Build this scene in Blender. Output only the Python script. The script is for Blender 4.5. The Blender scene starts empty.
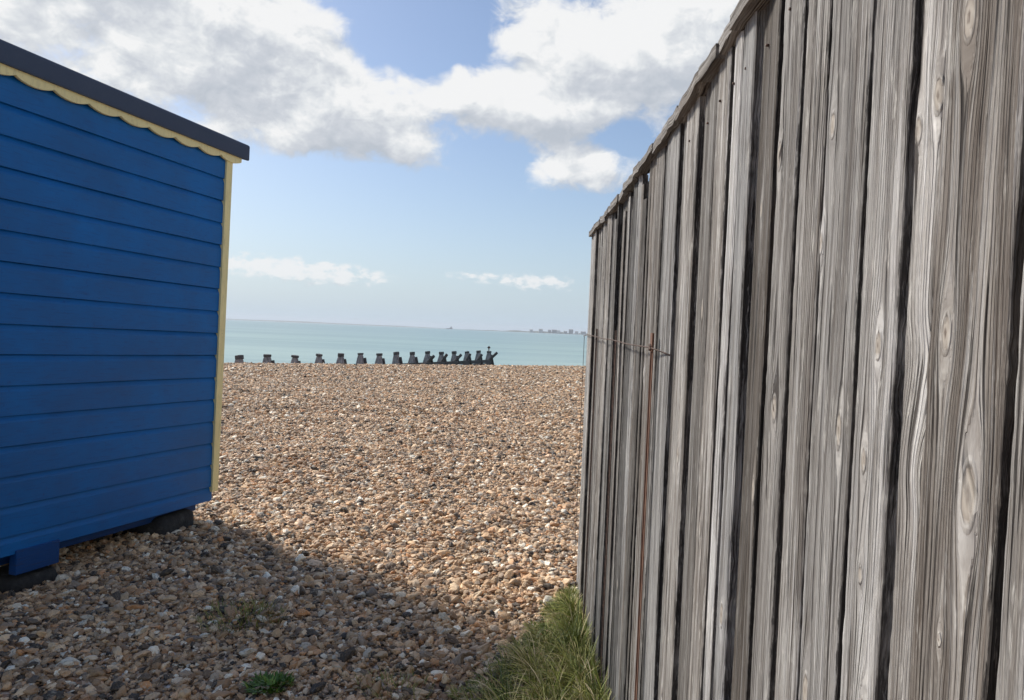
import bpy, math, random
import numpy as np
from mathutils import Matrix, Vector
rad = math.radians
sc = bpy.context.scene
col = sc.collection
rng = np.random.default_rng(7)
random.seed(7)

# ------------------------------------------------------------------ camera, sky, sun, exposure
EYE = 1.5
cam = bpy.data.cameras.new('camera'); camo = bpy.data.objects.new('camera', cam); col.objects.link(camo)
cam.sensor_width = 36; cam.lens = 36 * 740 / 1024; cam.clip_start = 0.02; cam.clip_end = 40000
camo.matrix_world = Matrix.Translation((0, 0, EYE)) @ Matrix.Rotation(rad(90 - 1.46), 4, 'X') @ Matrix.Rotation(rad(2.39), 4, 'Z')
sc.camera = camo

SUN_AZ, SUN_EL = -53.0, 40.0          # degrees clockwise from straight ahead, degrees up
sd = Vector((math.sin(rad(SUN_AZ)) * math.cos(rad(SUN_EL)), math.cos(rad(SUN_AZ)) * math.cos(rad(SUN_EL)), math.sin(rad(SUN_EL))))
sun = bpy.data.lights.new('sun', 'SUN'); suno = bpy.data.objects.new('sun', sun); col.objects.link(suno)
sun.energy = 3.8; sun.angle = rad(11.0); sun.color = (1.0, 0.925, 0.82)
suno.rotation_euler = sd.to_track_quat('Z', 'Y').to_euler()
suno.location = (-20, 20, 20)
sc.view_settings.view_transform = 'Standard'; sc.view_settings.look = 'None'
sc.view_settings.gamma = 1; sc.view_settings.use_curve_mapping = False
sc.view_settings.exposure = 0.40
SKY_STR = 0.11

class NT:
    """small node-tree writer"""
    def __init__(s, tree): s.t = tree
    def n(s, typ, **kw):
        nd = s.t.nodes.new(typ)
        for k, v in kw.items(): setattr(nd, k, v)
        return nd
    def put(s, sock, v):
        if isinstance(v, bpy.types.NodeSocket): s.t.links.new(v, sock)
        else: sock.default_value = v
    def m(s, op, a, b=None, c=None, clamp=False):
        nd = s.n('ShaderNodeMath', operation=op, use_clamp=clamp)
        s.put(nd.inputs[0], a)
        if b is not None: s.put(nd.inputs[1], b)
        if c is not None: s.put(nd.inputs[2], c)
        return nd.outputs[0]
    def v(s, op, a, b=None, scale=None):
        nd = s.n('ShaderNodeVectorMath', operation=op)
        s.put(nd.inputs[0], a)
        if b is not None: s.put(nd.inputs[1], b)
        if scale is not None: s.put(nd.inputs['Scale'], scale)
        return nd.outputs['Value'] if op in ('DOT_PRODUCT', 'LENGTH', 'DISTANCE') else nd.outputs[0]
    def comb(s, x, y, z):
        nd = s.n('ShaderNodeCombineXYZ')
        for i, q in enumerate((x, y, z)): s.put(nd.inputs[i], q)
        return nd.outputs[0]
    def sep(s, v):
        nd = s.n('ShaderNodeSeparateXYZ'); s.put(nd.inputs[0], v); return nd.outputs
    def noise(s, vec, scale=1, detail=4, rough=0.5, dist=0, dim='3D'):
        nd = s.n('ShaderNodeTexNoise', noise_dimensions=dim); s.put(nd.inputs['Vector'], vec)
        for k, q in (('Scale', scale), ('Detail', detail), ('Roughness', rough), ('Distortion', dist)): s.put(nd.inputs[k], q)
        return nd.outputs
    def mix(s, f, a, b, blend='MIX'):
        nd = s.n('ShaderNodeMix', data_type='RGBA', blend_type=blend)
        s.put(nd.inputs[0], f)
        for i, q in ((6, a), (7, b)):
            s.put(nd.inputs[i], (*q, 1) if isinstance(q, tuple) and len(q) == 3 else q)
        return nd.outputs[2]
    def ramp(s, f, stops, interp='LINEAR'):
        nd = s.n('ShaderNodeValToRGB'); s.put(nd.inputs[0], f)
        cr = nd.color_ramp; cr.interpolation = interp
        while len(cr.elements) < len(stops): cr.elements.new(0.5)
        for e, (p, c) in zip(cr.elements, stops):
            e.position = p; e.color = (*c, 1) if len(c) == 3 else c
        return nd.outputs[0]
    def rng(s, f, a, b, c=0.0, d=1.0, kind='LINEAR'):
        nd = s.n('ShaderNodeMapRange', interpolation_type=kind); s.put(nd.inputs[0], f)
        for i, q in enumerate((a, b, c, d)): s.put(nd.inputs[i + 1], q)
        return nd.outputs[0]

# ---- world: physical sky + broken cumulus described by direction
world = bpy.data.worlds.new('World'); sc.world = world; world.use_nodes = True
wt = world.node_tree; wt.nodes.clear(); W = NT(wt)
BLOBS = [  # azimuth, elevation, spread az, spread el, weight
    (-32, 22, 14, 8.5, 1.25), (-20, 18, 6.5, 4.6, 1.15), (-13.5, 16, 4.6, 2.9, 1.1), (-9.5, 13.2, 3.6, 1.8, .95), (-16, 13, 4, 1.6, .6),
    (-4.5, 17.4, 4.6, 2.1, 1.1), (1.5, 16.4, 4.4, 2.3, 1.1), (1.5, 20.8, 4.2, 2.6, 1.0), (9, 20.5, 6.5, 4.2, 1.25),
    (16.5, 21, 6, 4.5, 1.0), (5.4, 12.4, 3.4, 1.8, 1.1), (2.2, 12.2, 1.6, 1.0, .5), (-3, 24.6, 5.5, 1.2, .6), (-52, 12, 12, 4, .6),
    (-18.5, 4.1, 3.4, 1.1, .85), (-13.4, 3.6, 3.8, .8, .8), (-2.5, 4.1, 3.0, .5, .62), (2.3, 3.8, 2.8, .7, .75),
    (30, 12, 12, 4, .8), (60, 25, 20, 12, .8), (-90, 30, 25, 12, .8), (150, 30, 60, 14, .8), (-150, 22, 30, 9, .8),
    (-8.6, 22.0, 4.6, 2.4, -1.35), (-15, 24.5, 4, 1.6, -.5), (7.6, 15.0, 1.8, 1.1, -1.2), (-6.5, 19.5, 1.2, 2.0, -.4), (-20, 10, 9, 2.6, -.5), (0, 8, 14, 2.2, -.5)]
g = bpy.data.node_groups.new('cloud_density', 'ShaderNodeTree')
g.interface.new_socket('dir', in_out='INPUT', socket_type='NodeSocketVector')
g.interface.new_socket('density', in_out='OUTPUT', socket_type='NodeSocketFloat')
G = NT(g); gi = G.n('NodeGroupInput'); go = G.n('NodeGroupOutput')
d = G.v('NORMALIZE', gi.outputs[0]); sx, sy, sz = G.sep(d)
warp = G.noise(d, 5, 2, .5)[1]
dw = G.v('ADD', d, G.v('SCALE', G.v('SUBTRACT', warp, (.5, .5, .5)), scale=.06))
wx, wy, wz = G.sep(dw)
az = G.m('MULTIPLY', G.m('ARCTAN2', wx, wy), 180 / math.pi)
el = G.m('MULTIPLY', G.m('ARCSINE', wz), 180 / math.pi)
el0 = G.m('MULTIPLY', G.m('ARCSINE', sz), 180 / math.pi)
ae = G.comb(az, el, 0.0)
tot = None
for (a, e, sa, se, w) in BLOBS:
    src = ae
    if e < 5:   # low small clouds: undistorted elevation
        src = G.comb(az, G.m('ADD', G.m('MULTIPLY', el0, .85), G.m('MULTIPLY', el, .15)), 0.0)
    q = G.v('MULTIPLY', G.v('SUBTRACT', src, (a, e, 0)), (1 / sa, 1 / se, 0))
    ga = G.m('EXPONENT', G.m('MULTIPLY', G.v('DOT_PRODUCT', q, q), -1.0))
    tot = G.m('MULTIPLY', ga, w) if tot is None else G.m('MULTIPLY_ADD', ga, w, tot)
big = G.noise(G.v('MULTIPLY', d, (1, 1, 1.7)), 9, 7, .58, .25)[0]
fine = G.noise(G.v('MULTIPLY', d, (1, 1, 1.4)), 26, 8, .62, .6)[0]
low = G.noise(G.v('MULTIPLY', d, (1, 1, 2.0)), 46, 7, .62)[0]
hi = G.m('ADD', G.m('MULTIPLY', G.m('SUBTRACT', big, .5), 1.9), G.m('MULTIPLY', G.m('SUBTRACT', fine, .5), 1.25))
lo = G.m('MULTIPLY', G.m('MULTIPLY', G.m('SUBTRACT', low, .5), 3.4), G.m('MINIMUM', G.m('MAXIMUM', G.m('MULTIPLY_ADD', tot, 1.6, .05), 0.0), 1.0))
k = G.rng(el0, 4, 9)
nz = G.m('ADD', G.m('MULTIPLY', hi, k), G.m('MULTIPLY', lo, G.m('SUBTRACT', 1.0, k)))
G.put(go.inputs[0], G.m('SUBTRACT', G.m('ADD', tot, nz), .46))

tc = W.n('ShaderNodeTexCoord'); wdir = W.v('NORMALIZE', tc.outputs['Generated'])
def dens(vec):
    nd = W.n('ShaderNodeGroup'); nd.node_tree = g; W.put(nd.inputs[0], vec); return nd.outputs[0]
D0 = dens(wdir)
D1 = dens(W.v('ADD', wdir, (-.016, .0, .026)))
sky = W.n('ShaderNodeTexSky', sky_type='NISHITA'); sky.sun_disc = False
sky.sun_elevation = rad(SUN_EL); sky.sun_rotation = rad(SUN_AZ); sky.air_density = 1.0; sky.dust_density = 1.2; sky.ozone_density = 1.6
alpha = W.rng(D0, -.20, .42, 0, 1, 'SMOOTHSTEP')
shade = W.m('MULTIPLY', W.m('SUBTRACT', D0, D1), 1.15)
thick = W.rng(D0, .15, 1.3, 0, .30)
lum = W.m('SUBTRACT', W.m('ADD', .86, shade), thick)
lum = W.m('MAXIMUM', W.m('MINIMUM', lum, 1.0), 0.0)
ccol = W.ramp(lum, [(0.0, (.46, .50, .56)), (.45, (.56, .59, .64)), (.75, (.69, .715, .74)), (1.0, (.82, .825, .83))])
ccol = W.v('SCALE', ccol, scale=7.6)
el_w = W.sep(wdir)[2]
hz = W.rng(el_w, 0.0, .16, .75, 0, 'SMOOTHSTEP')      # low haze veils the small clouds by the horizon
band = W.m('EXPONENT', W.m('MULTIPLY', W.m('MAXIMUM', el_w, 0.0), -9.0))     # pale blue air low over the sea
skyc = W.mix(W.m('MULTIPLY_ADD', band, .93, .04), W.v('MULTIPLY', sky.outputs[0], (.76, .79, .86)), (3.7, 4.7, 5.6))
ca = W.m('MULTIPLY', alpha, W.m('SUBTRACT', 1.0, W.m('MULTIPLY', hz, .35)))
fin = W.mix(ca, skyc, ccol)
bg = W.n('ShaderNodeBackground'); W.put(bg.inputs[0], fin); bg.inputs[1].default_value = SKY_STR
wo = W.n('ShaderNodeOutputWorld'); wt.links.new(bg.outputs[0], wo.inputs[0])

world.cycles.sampling_method = 'NONE'
# ------------------------------------------------------------------ helpers
def tag(o, label=None, cat=None, group=None, kind=None):
    if label: o['label'] = label
    if cat: o['category'] = cat
    if group: o['group'] = group
    if kind: o['kind'] = kind
    return o
def empty(name, loc=(0, 0, 0)):
    o = bpy.data.objects.new(name, None); col.objects.link(o); o.location = loc; o.empty_display_size = .2; return o
def mobj(name, verts, faces, mat, parent=None, smooth=False, uv=None):
    me = bpy.data.meshes.new(name); me.from_pydata([tuple(map(float, v)) for v in verts], [], [tuple(int(i) for i in f) for f in faces]); me.update()
    if smooth: me.shade_smooth()
    o = bpy.data.objects.new(name, me); col.objects.link(o)
    if mat: me.materials.append(mat)
    if parent:
        o.parent = parent
        o.matrix_parent_inverse = Matrix.Translation(parent.location).inverted() if not parent.rotation_euler.to_matrix().is_identity is False else Matrix.Translation(parent.location).inverted()
    return o
class MB:
    def __init__(s): s.v = []; s.f = []
    def add(s, vs, fs):
        b = len(s.v); s.v += [tuple(q) for q in vs]; s.f += [tuple(i + b for i in f) for f in fs]
    def box(s, c, e, M=None):
        """box centre c, full size e, optional 3x3 matrix"""
        vs = []
        for sx in (-.5, .5):
            for sy in (-.5, .5):
                for sz in (-.5, .5):
                    q = Vector((sx * e[0], sy * e[1], sz * e[2]))
                    if M is not None: q = M @ q
                    vs.append(q + Vector(c))
        s.add(vs, [(0, 1, 3, 2), (4, 6, 7, 5), (0, 4, 5, 1), (2, 3, 7, 6), (0, 2, 6, 4), (1, 5, 7, 3)])
    def tube(s, pts, r, n=6):
        pts = [Vector(p) for p in pts]; rings = []
        for i, p in enumerate(pts):
            t = (pts[min(i + 1, len(pts) - 1)] - pts[max(i - 1, 0)]).normalized()
            a = t.orthogonal().normalized() if i == 0 else (a - t * a.dot(t)).normalized()
            b = t.cross(a); rr = r[i] if isinstance(r, (list, tuple)) else r
            rings.append([p + a * math.cos(2 * math.pi * k / n) * rr + b * math.sin(2 * math.pi * k / n) * rr for k in range(n)])
        fs = []
        for i in range(len(rings) - 1):
            for k in range(n): fs.append((i * n + k, i * n + (k + 1) % n, (i + 1) * n + (k + 1) % n, (i + 1) * n + k))
        fs.append(tuple(range(n))[::-1]); fs.append(tuple((len(rings) - 1) * n + k for k in range(n)))
        s.add([q for rg in rings for q in rg], fs)
    def build(s, name, mat, parent=None, smooth=False, bevel=0):
        o = mobj(name, s.v, s.f, mat, parent, smooth)
        if bevel:
            b = o.modifiers.new('bevel', 'BEVEL'); b.width = bevel; b.segments = 2; b.limit_method = 'ANGLE'
        return o
def new_mat(name):
    m = bpy.data.materials.new(name); m.use_nodes = True; t = m.node_tree; t.nodes.clear(); N = NT(t)
    p = N.n('ShaderNodeBsdfPrincipled'); o = N.n('ShaderNodeOutputMaterial'); t.links.new(p.outputs[0], o.inputs[0])
    return m, N, p
def bump(N, h, strength, dist, p):
    b = N.n('ShaderNodeBump'); N.put(b.inputs['Strength'], strength); N.put(b.inputs['Distance'], dist); N.put(b.inputs['Height'], h)
    N.put(p.inputs['Normal'], b.outputs[0])

# value noise for geometry
def vnoise(x, y, seed=0):
    xi = np.floor(x).astype(np.int64); yi = np.floor(y).astype(np.int64); xf = x - xi; yf = y - yi
    def h(a, b):
        n = (a * 374761393 + b * 668265263 + seed * 974711) & 0x7fffffff
        n = ((n ^ (n >> 13)) * 1274126177) & 0x7fffffff
        return ((n ^ (n >> 16)) & 0xffff) / 65535.0
    u = xf * xf * (3 - 2 * xf); v = yf * yf * (3 - 2 * yf)
    return (h(xi, yi) * (1 - u) + h(xi + 1, yi) * u) * (1 - v) + (h(xi, yi + 1) * (1 - u) + h(xi + 1, yi + 1) * u) * v - .5

# ------------------------------------------------------------------ materials
def mat_paint(name, base, rough=.45, var=.12, dirt=(.05, .05, .05), dirt_amt=.25, bmp=.15, streak=(3, 3, 40)):
    m, N, p = new_mat(name); tc = N.n('ShaderNodeTexCoord').outputs['Object']
    n1 = N.noise(tc, 2.2, 5, .6)[0]; n2 = N.noise(N.v('MULTIPLY', tc, streak), 3, 5, .65)[0]; n3 = N.noise(tc, 45, 4, .6)[0]
    c = N.mix(N.rng(n1, .3, .7, 0, 1), tuple(b * (1 - var) for b in base), tuple(min(1, b * (1 + var)) for b in base))
    c = N.mix(N.m('MULTIPLY', N.rng(n2, .52, .75), dirt_amt), c, dirt)
    c = N.mix(N.m('MULTIPLY', N.rng(n3, .62, .72), dirt_amt * .8), c, dirt)
    N.put(p.inputs['Base Color'], c); N.put(p.inputs['Roughness'], N.rng(n1, .3, .7, rough - .07, rough + .12))
    p.inputs['Specular IOR Level'].default_value = .32
    bump(N, N.m('ADD', n2, N.m('MULTIPLY', n3, .4)), bmp, .004, p)
    return m
M_BLUE = mat_paint('blue_paint', (.0003, .116, .365), .5, .2, (.01, .045, .16), .5, .25)
M_CREAM = mat_paint('cream_paint', (.80, .71, .36), .5, .08, (.3, .27, .17), .4, .15, (20, 20, 3))
M_BLUE_DARK = mat_paint('dark_blue_paint', (.003, .05, .19), .6, .2, (.04, .04, .05), .5, .3)  # darker blue than the walls, for the leg and floor beams
M_INSIDE = mat_paint('bare_boards', (.25, .2, .14), .8)

m, N, p = new_mat('roofing_felt'); M_FELT = m
tc = N.n('ShaderNodeTexCoord').outputs['Object']
a = N.noise(tc, 3, 4, .6)[0]; b = N.noise(tc, 320, 2, .6)[0]
c = N.mix(a, (.032, .052, .095), (.058, .082, .13)); c = N.mix(N.rng(b, .6, .75), c, (.14, .16, .2))
N.put(p.inputs['Base Color'], c); p.inputs['Roughness'].default_value = .85; bump(N, b, .4, .002, p)

m, N, p = new_mat('dark_block'); M_BLOCK = m
tc = N.n('ShaderNodeTexCoord').outputs['Object']
a = N.noise(tc, 14, 5, .65)[0]
N.put(p.inputs['Base Color'], N.ramp(a, [(.3, (.012, .012, .013)), (.6, (.035, .034, .033)), (.8, (.10, .095, .09))])); p.inputs['Roughness'].default_value = .9
bump(N, a, .8, .02, p)

m, N, p = new_mat('rust'); M_RUST = m
tc = N.n('ShaderNodeTexCoord').outputs['Object']
a = N.noise(N.v('MULTIPLY', tc, (1, 1, .25)), 60, 5, .65)[0]
N.put(p.inputs['Base Color'], N.ramp(a, [(.3, (.07, .04, .03)), (.5, (.17, .085, .055)), (.7, (.25, .15, .10))])); p.inputs['Roughness'].default_value = .85
bump(N, a, .6, .004, p)
m, N, p = new_mat('dark_iron'); M_IRON = m
tc = N.n('ShaderNodeTexCoord').outputs['Object']; a = N.noise(tc, 80, 4, .6)[0]
N.put(p.inputs['Base Color'], N.ramp(a, [(.35, (.035, .024, .02)), (.65, (.13, .075, .055))])); p.inputs['Roughness'].default_value = .75
m, N, p = new_mat('wet_timber'); M_GROYNE = m
tc = N.n('ShaderNodeTexCoord').outputs['Object']; a = N.noise(N.v('MULTIPLY', tc, (1, 1, .3)), 9, 5, .65)[0]; b = N.noise(tc, 1.7, 3, .6)[0]
c = N.ramp(a, [(.3, (.03, .03, .034)), (.6, (.075, .072, .075)), (.8, (.19, .18, .17))]); c = N.mix(N.rng(b, .5, .7, 0, .5), c, (.03, .045, .025))
N.put(p.inputs['Base Color'], c); p.inputs['Roughness'].default_value = .8; bump(N, a, .6, .02, p)

m, N, p = new_mat('grey_pile_timber'); M_PILE = m
tc = N.n('ShaderNodeTexCoord').outputs['Object']; a = N.noise(N.v('MULTIPLY', tc, (1, 1, .3)), 6, 5, .65)[0]
N.put(p.inputs['Base Color'], N.ramp(a, [(.3, (.09, .09, .10)), (.55, (.24, .235, .24)), (.8, (.42, .40, .39))])); p.inputs['Roughness'].default_value = .85; bump(N, a, .6, .02, p)
# ---- weathered timber: grain follows per-vertex fields (grain coordinate, height, seed) and (ring, knot mask, relief)
def mat_wood(name, gain=1.0):
    m, N, p = new_mat(name)
    def att(nm):
        nd = N.n('ShaderNodeAttribute', attribute_name=nm); return nd.outputs['Vector']
    gx, gv, gs = N.sep(att('grain')); tone, warm, contrast = N.sep(att('tone')); kr, km, kc = N.sep(att('knot'))
    seed = N.m('MULTIPLY', gs, 57.0)
    wob = N.noise(N.comb(N.m('MULTIPLY', gx, 25.0), N.m('MULTIPLY', gv, 2.0), seed), 1, 3, .5)[0]
    gw = N.m('MULTIPLY_ADD', N.m('SUBTRACT', wob, .5), .012, gx)
    broad = N.noise(N.comb(N.m('MULTIPLY', gw, 42.0), N.m('MULTIPLY', gv, 1.3), seed), 1, 4, .55)[0]
    fine = N.noise(N.comb(N.m('MULTIPLY', gw, 420.0), N.m('MULTIPLY', gv, 6.0), seed), 1, 4, .6)[0]
    hair = N.noise(N.comb(N.m('MULTIPLY', gw, 1500.0), N.m('MULTIPLY', gv, 26.0), seed), 1, 3, .6)[0]
    cr = N.noise(N.comb(N.m('MULTIPLY', gw, 190.0), N.m('MULTIPLY', gv, 3.0), N.m('ADD', seed, 9.0)), 1, 3, .5)[0]
    blot = N.noise(N.comb(N.m('MULTIPLY', gx, 14.0), N.m('MULTIPLY', gv, 7.0), N.m('ADD', seed, 3.0)), 1, 5, .65)[0]
    # growth rings: spacing modulated
    ring = N.m('SINE', N.m('MULTIPLY_ADD', gw, 1050.0, N.m('MULTIPLY', broad, 16.0)))
    ring01 = N.m('MULTIPLY_ADD', ring, .5, .5)
    ringm = N.rng(N.noise(N.comb(N.m('MULTIPLY', gx, 30.0), N.m('MULTIPLY', gv, .8), N.m('ADD', seed, 5.0)), 1, 2, .5)[0], .42, .58, .1, 1)
    ringm = N.m('MAXIMUM', ringm, N.m('MULTIPLY', N.m('SUBTRACT', contrast, 1.0), 1.6))
    late = N.m('MULTIPLY', N.m('POWER', ring01, 4.0), ringm)
    base = N.ramp(broad, [(.32, (.07, .062, .058)), (.43, (.185, .172, .163)), (.53, (.30, .288, .28)), (.66, (.45, .445, .44))])
    base = N.mix(N.m('MULTIPLY', N.rng(fine, .42, .62), .55), base, (.47, .46, .445))
    base = N.mix(N.m('MULTIPLY', N.rng(hair, .38, .52, 1, 0), .55), base, (.13, .12, .115))
    base = N.mix(N.m('MULTIPLY', late, .55), base, (.10, .088, .08))
    # warm brown / cool silver shift
    brown = N.mix(.55, base, (.20, .155, .12)); cool = N.mix(.45, base, (.36, .38, .41))
    c = N.mix(N.rng(warm, .5, 1.0, 0, .9), base, brown); c = N.mix(N.rng(warm, .5, 0.0, 0, .9), c, cool)
    c = N.mix(N.m('MULTIPLY', N.rng(blot, .50, .72), .55), c, N.mix(.6, c, (.11, .085, .065)))
    pale = N.noise(N.comb(N.m('MULTIPLY', gx, 60.0), N.m('MULTIPLY', gv, 9.0), N.m('ADD', seed, 31.0)), 1, 4, .7)[0]
    c = N.mix(N.m('MULTIPLY', N.rng(pale, .57, .66), .6), c, (.60, .59, .57))
    crack = N.rng(cr, .395, .35)
    c = N.mix(N.m('MULTIPLY', crack, .9), c, (.025, .02, .018))
    # long dark weather stains and bleached streaks down the boards
    st = N.noise(N.comb(N.m('MULTIPLY', gx, 48.0), N.m('MULTIPLY', gv, 1.1), N.m('ADD', seed, 23.0)), 1, 5, .62)[0]
    sf = N.rng(fine, .3, .7, .5, 1.0)
    c = N.mix(N.m('MULTIPLY', N.m('MULTIPLY', N.rng(st, .53, .63), sf), .72), c, (.075, .06, .05))
    bl = N.noise(N.comb(N.m('MULTIPLY', gx, 75.0), N.m('MULTIPLY', gv, 1.6), N.m('ADD', seed, 43.0)), 1, 5, .62)[0]
    c = N.mix(N.m('MULTIPLY', N.m('MULTIPLY', N.rng(bl, .54, .64), sf), .6), c, (.60, .60, .61))
    # black algae eating in from the board edges, in ragged patches
    en = N.noise(N.comb(N.m('MULTIPLY', gx, 320.0), N.m('MULTIPLY', gv, 38.0), N.m('ADD', seed, 12.0)), 1, 4, .65)[0]
    ep = N.noise(N.comb(N.m('MULTIPLY', gx, 4.0), N.m('MULTIPLY', gv, 3.2), N.m('ADD', seed, 17.0)), 1, 3, .55)[0]
    reach = N.m('MULTIPLY', N.rng(ep, .42, .70), N.rng(en, .35, .65, .0005, .008))
    alg = N.rng(N.m('SUBTRACT', kc, reach), .0012, -.0012)
    c = N.mix(N.m('MULTIPLY', alg, .88), c, (.022, .02, .02))
    # tone multiplies
    tm = N.m('MULTIPLY', tone, 2.0 * gain)
    c = N.v('MULTIPLY', N.v('SCALE', c, scale=tm), (.99, .99, .965))
    # knots
    kring = N.m('MULTIPLY_ADD', N.m('SINE', N.m('MULTIPLY', kr, 9.0)), .5, .5)
    kn = N.mix(N.m('MULTIPLY', kring, .4), (.36, .33, .29), (.15, .12, .10))
    kn = N.mix(N.m('MULTIPLY', N.rng(kr, .40, .2), N.rng(blot, .35, .6)), kn, (.10, .075, .06)); kn = N.mix(N.rng(kr, .86, .97), kn, (.05, .04, .035))
    c = N.mix(km, c, kn)
    halo = N.m('MULTIPLY', N.rng(kr, 1.0, 1.28, 1, 0), N.m('SUBTRACT', 1.0, km))
    c = N.mix(N.m('MULTIPLY', halo, .55), c, (.56, .54, .50))
    N.put(p.inputs['Base Color'], c); p.inputs['Roughness'].default_value = .82
    p.inputs['Specular IOR Level'].default_value = .3
    h = N.m('ADD', N.m('MULTIPLY', fine, .5), N.m('MULTIPLY', late, .35))
    h = N.m('ADD', h, N.m('MULTIPLY', hair, .25))
    h = N.m('SUBTRACT', h, N.m('MULTIPLY', crack, 1.6)); h = N.m('ADD', h, N.m('MULTIPLY', broad, .9))
    h = N.m('ADD', h, N.m('MULTIPLY', halo, .4))
    bump(N, h, 1.0, .007, p)
    return m
M_WOOD = mat_wood('weathered_timber')

# ------------------------------------------------------------------ SETTING: beach ground, sea, far land
SEA_Z = -3.0
nrm = Vector((-.715, 1)).normalized()           # crest of the shingle bank runs obliquely
def crest_s(x, y): return (y - (25.3 + (x + 9.45) * .715)) / math.hypot(1, .715)
def ground_z(x, y):
    x = np.asarray(x, float); y = np.asarray(y, float)
    s = crest_s(x, y)
    z = np.where(s > 0, -0.155 * (s * s / (s + 3.0)), 0.0)
    fade = np.clip((s + 6) / 6, 0, 1) * -.0
    z = z - .045 * np.clip((y - 14) / 12, 0, 1) + .05 * vnoise(x * .33, y * .33, 1) * np.clip(1 - (s + 9) / 9, 0, 1)
    near = np.clip(1.5 - np.hypot(x, y) / 26, 0, 1)
    z = z + (.055 * vnoise(x * 1.3, y * 1.3, 2) + .03 * vnoise(x * 3.4, y * 3.4, 3)) * near
    # shingle banked against the hut supports and against the fence foot
    z = z + .05 * np.exp(-((x + 2.35) ** 2 / .35 + (y - 4.9) ** 2 / .6))
    return np.maximum(z, -6.0)

def grid(xs, ys):
    X, Y = np.meshgrid(xs, ys); Z = ground_z(X, Y)
    V = np.stack([X.ravel(), Y.ravel(), Z.ravel()], 1); nx = len(xs); F = []
    for j in range(len(ys) - 1):
        b = j * nx
        F += [(b + i, b + i + 1, b + i + 1 + nx, b + i + nx) for i in range(nx - 1)]
    return V, F
def axis(segs):
    out = []
    for a, b, st in segs: out += list(np.arange(a, b, st))
    return np.array(out + [segs[-1][1]])
xs = axis([(-6000, -600, 600), (-600, -60, 30), (-60, -12, 2), (-12, 8, .16), (8, 60, 2), (60, 600, 30), (600, 6000, 600)])
ys = axis([(-6000, -600, 600), (-600, -60, 30), (-60, -4, 2), (-4, 38, .16), (38, 110, 1.5), (110, 300, 40)])
V, F = grid(xs, ys)
m, N, p = new_mat('shingle'); M_GROUND = m
geo = N.n('ShaderNodeNewGeometry').outputs['Position']
vor = N.n('ShaderNodeTexVoronoi'); N.put(vor.inputs['Vector'], geo); vor.inputs['Scale'].default_value = 36
cr_ = N.sep(vor.outputs['Color'])[0]
PEB = [(0, (.035, .033, .036)), (.11, (.14, .11, .09)), (.20, (.38, .235, .15)), (.36, (.60, .39, .24)), (.48, (.34, .27, .23)), (.60, (.68, .46, .29)), (.74, (.72, .56, .42)), (.85, (.52, .25, .11)), (.92, (.80, .71, .62)), (1, (.92, .88, .83))]
c = N.ramp(cr_, PEB)
n1 = N.noise(geo, .35, 4, .6)[0]
edge = N.rng(vor.outputs['Distance'], .0, .7, 1.0, .35)
c = N.v('SCALE', c, scale=N.rng(n1, .3, .7, .85, 1.0))
N.put(p.inputs['Base Color'], c); p.inputs['Roughness'].default_value = .8
bump(N, N.m('SUBTRACT', 1.0, vor.outputs['Distance']), 1.0, .02, p)
beach = mobj('ground', V, F, M_GROUND, smooth=True); tag(beach, kind='structure')

# sea
m, N, p = new_mat('sea_water'); M_SEA = m
geo = N.n('ShaderNodeNewGeometry').outputs['Position']
px_, py_, pz_ = N.sep(geo)
w1 = N.noise(N.v('MULTIPLY', geo, (.3, 1.0, 1)), 1.1, 5, .6)[0]
w4 = N.noise(N.v('MULTIPLY', geo, (.10, .55, 1)), .045, 6, .65)[0]
w2 = N.noise(N.v('MULTIPLY', geo, (.12, .5, 1)), .16, 4, .6)[0]
w3 = N.noise(N.v('MULTIPLY', geo, (.15, 1.0, 1)), .012, 4, .55)[0]
c = N.mix(N.rng(w3, .35, .65), (.27, .39, .36), (.34, .46, .43))
c = N.mix(N.rng(py_, 60, 500, 0, 1), c, (.24, .35, .36))
c = N.mix(N.m('MULTIPLY', N.rng(w2, .5, .62), .3), c, (.12, .24, .25))
c = N.mix(N.m('MULTIPLY', N.rng(w4, .40, .62), .6), c, (.13, .24, .26))
N.put(p.inputs['Base Color'], c); p.inputs['Roughness'].default_value = .32; p.inputs['IOR'].default_value = 1.33
bump(N, N.m('ADD', N.m('MULTIPLY', w1, .25), w2), 1.0, .55, p)
S = 12500
sea = mobj('sea', [(-S, 20, SEA_Z), (S, 20, SEA_Z), (S, S, SEA_Z), (-S, S, SEA_Z)], [(0, 1, 2, 3)], M_SEA); tag(sea, kind='structure')

# far land on the horizon: low coast to the right, faint hills to the left
def land(name, x0, x1, y, hfun, depth, n=90):
    vs = []; fs = []
    for i in range(n + 1):
        t = i / n; x = x0 + (x1 - x0) * t; h = hfun(t)
        vs += [(x, y, SEA_Z - 1), (x, y + depth * .1, SEA_Z + h * .55), (x, y + depth * .5, SEA_Z + h), (x, y + depth, SEA_Z - 1)]
    for i in range(n):
        for k in range(3): fs.append((i * 4 + k, (i + 1) * 4 + k, (i + 1) * 4 + k + 1, i * 4 + k + 1))
        fs.append((i * 4 + 3, (i + 1) * 4 + 3, (i + 1) * 4, i * 4))
    fs.append((0, 1, 2, 3)); fs.append(tuple(n * 4 + k for k in (3, 2, 1, 0)))
    return mobj(name, vs, fs, M_LAND)
m, N, p = new_mat('far_land'); M_LAND = m
geo = N.n('ShaderNodeNewGeometry').outputs['Position']; a = N.noise(geo, .02, 4, .6)[0]
N.put(p.inputs['Base Color'], N.ramp(a, [(.35, (.05, .065, .05)), (.65, (.12, .13, .10))])); p.inputs['Roughness'].default_value = .95
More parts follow.
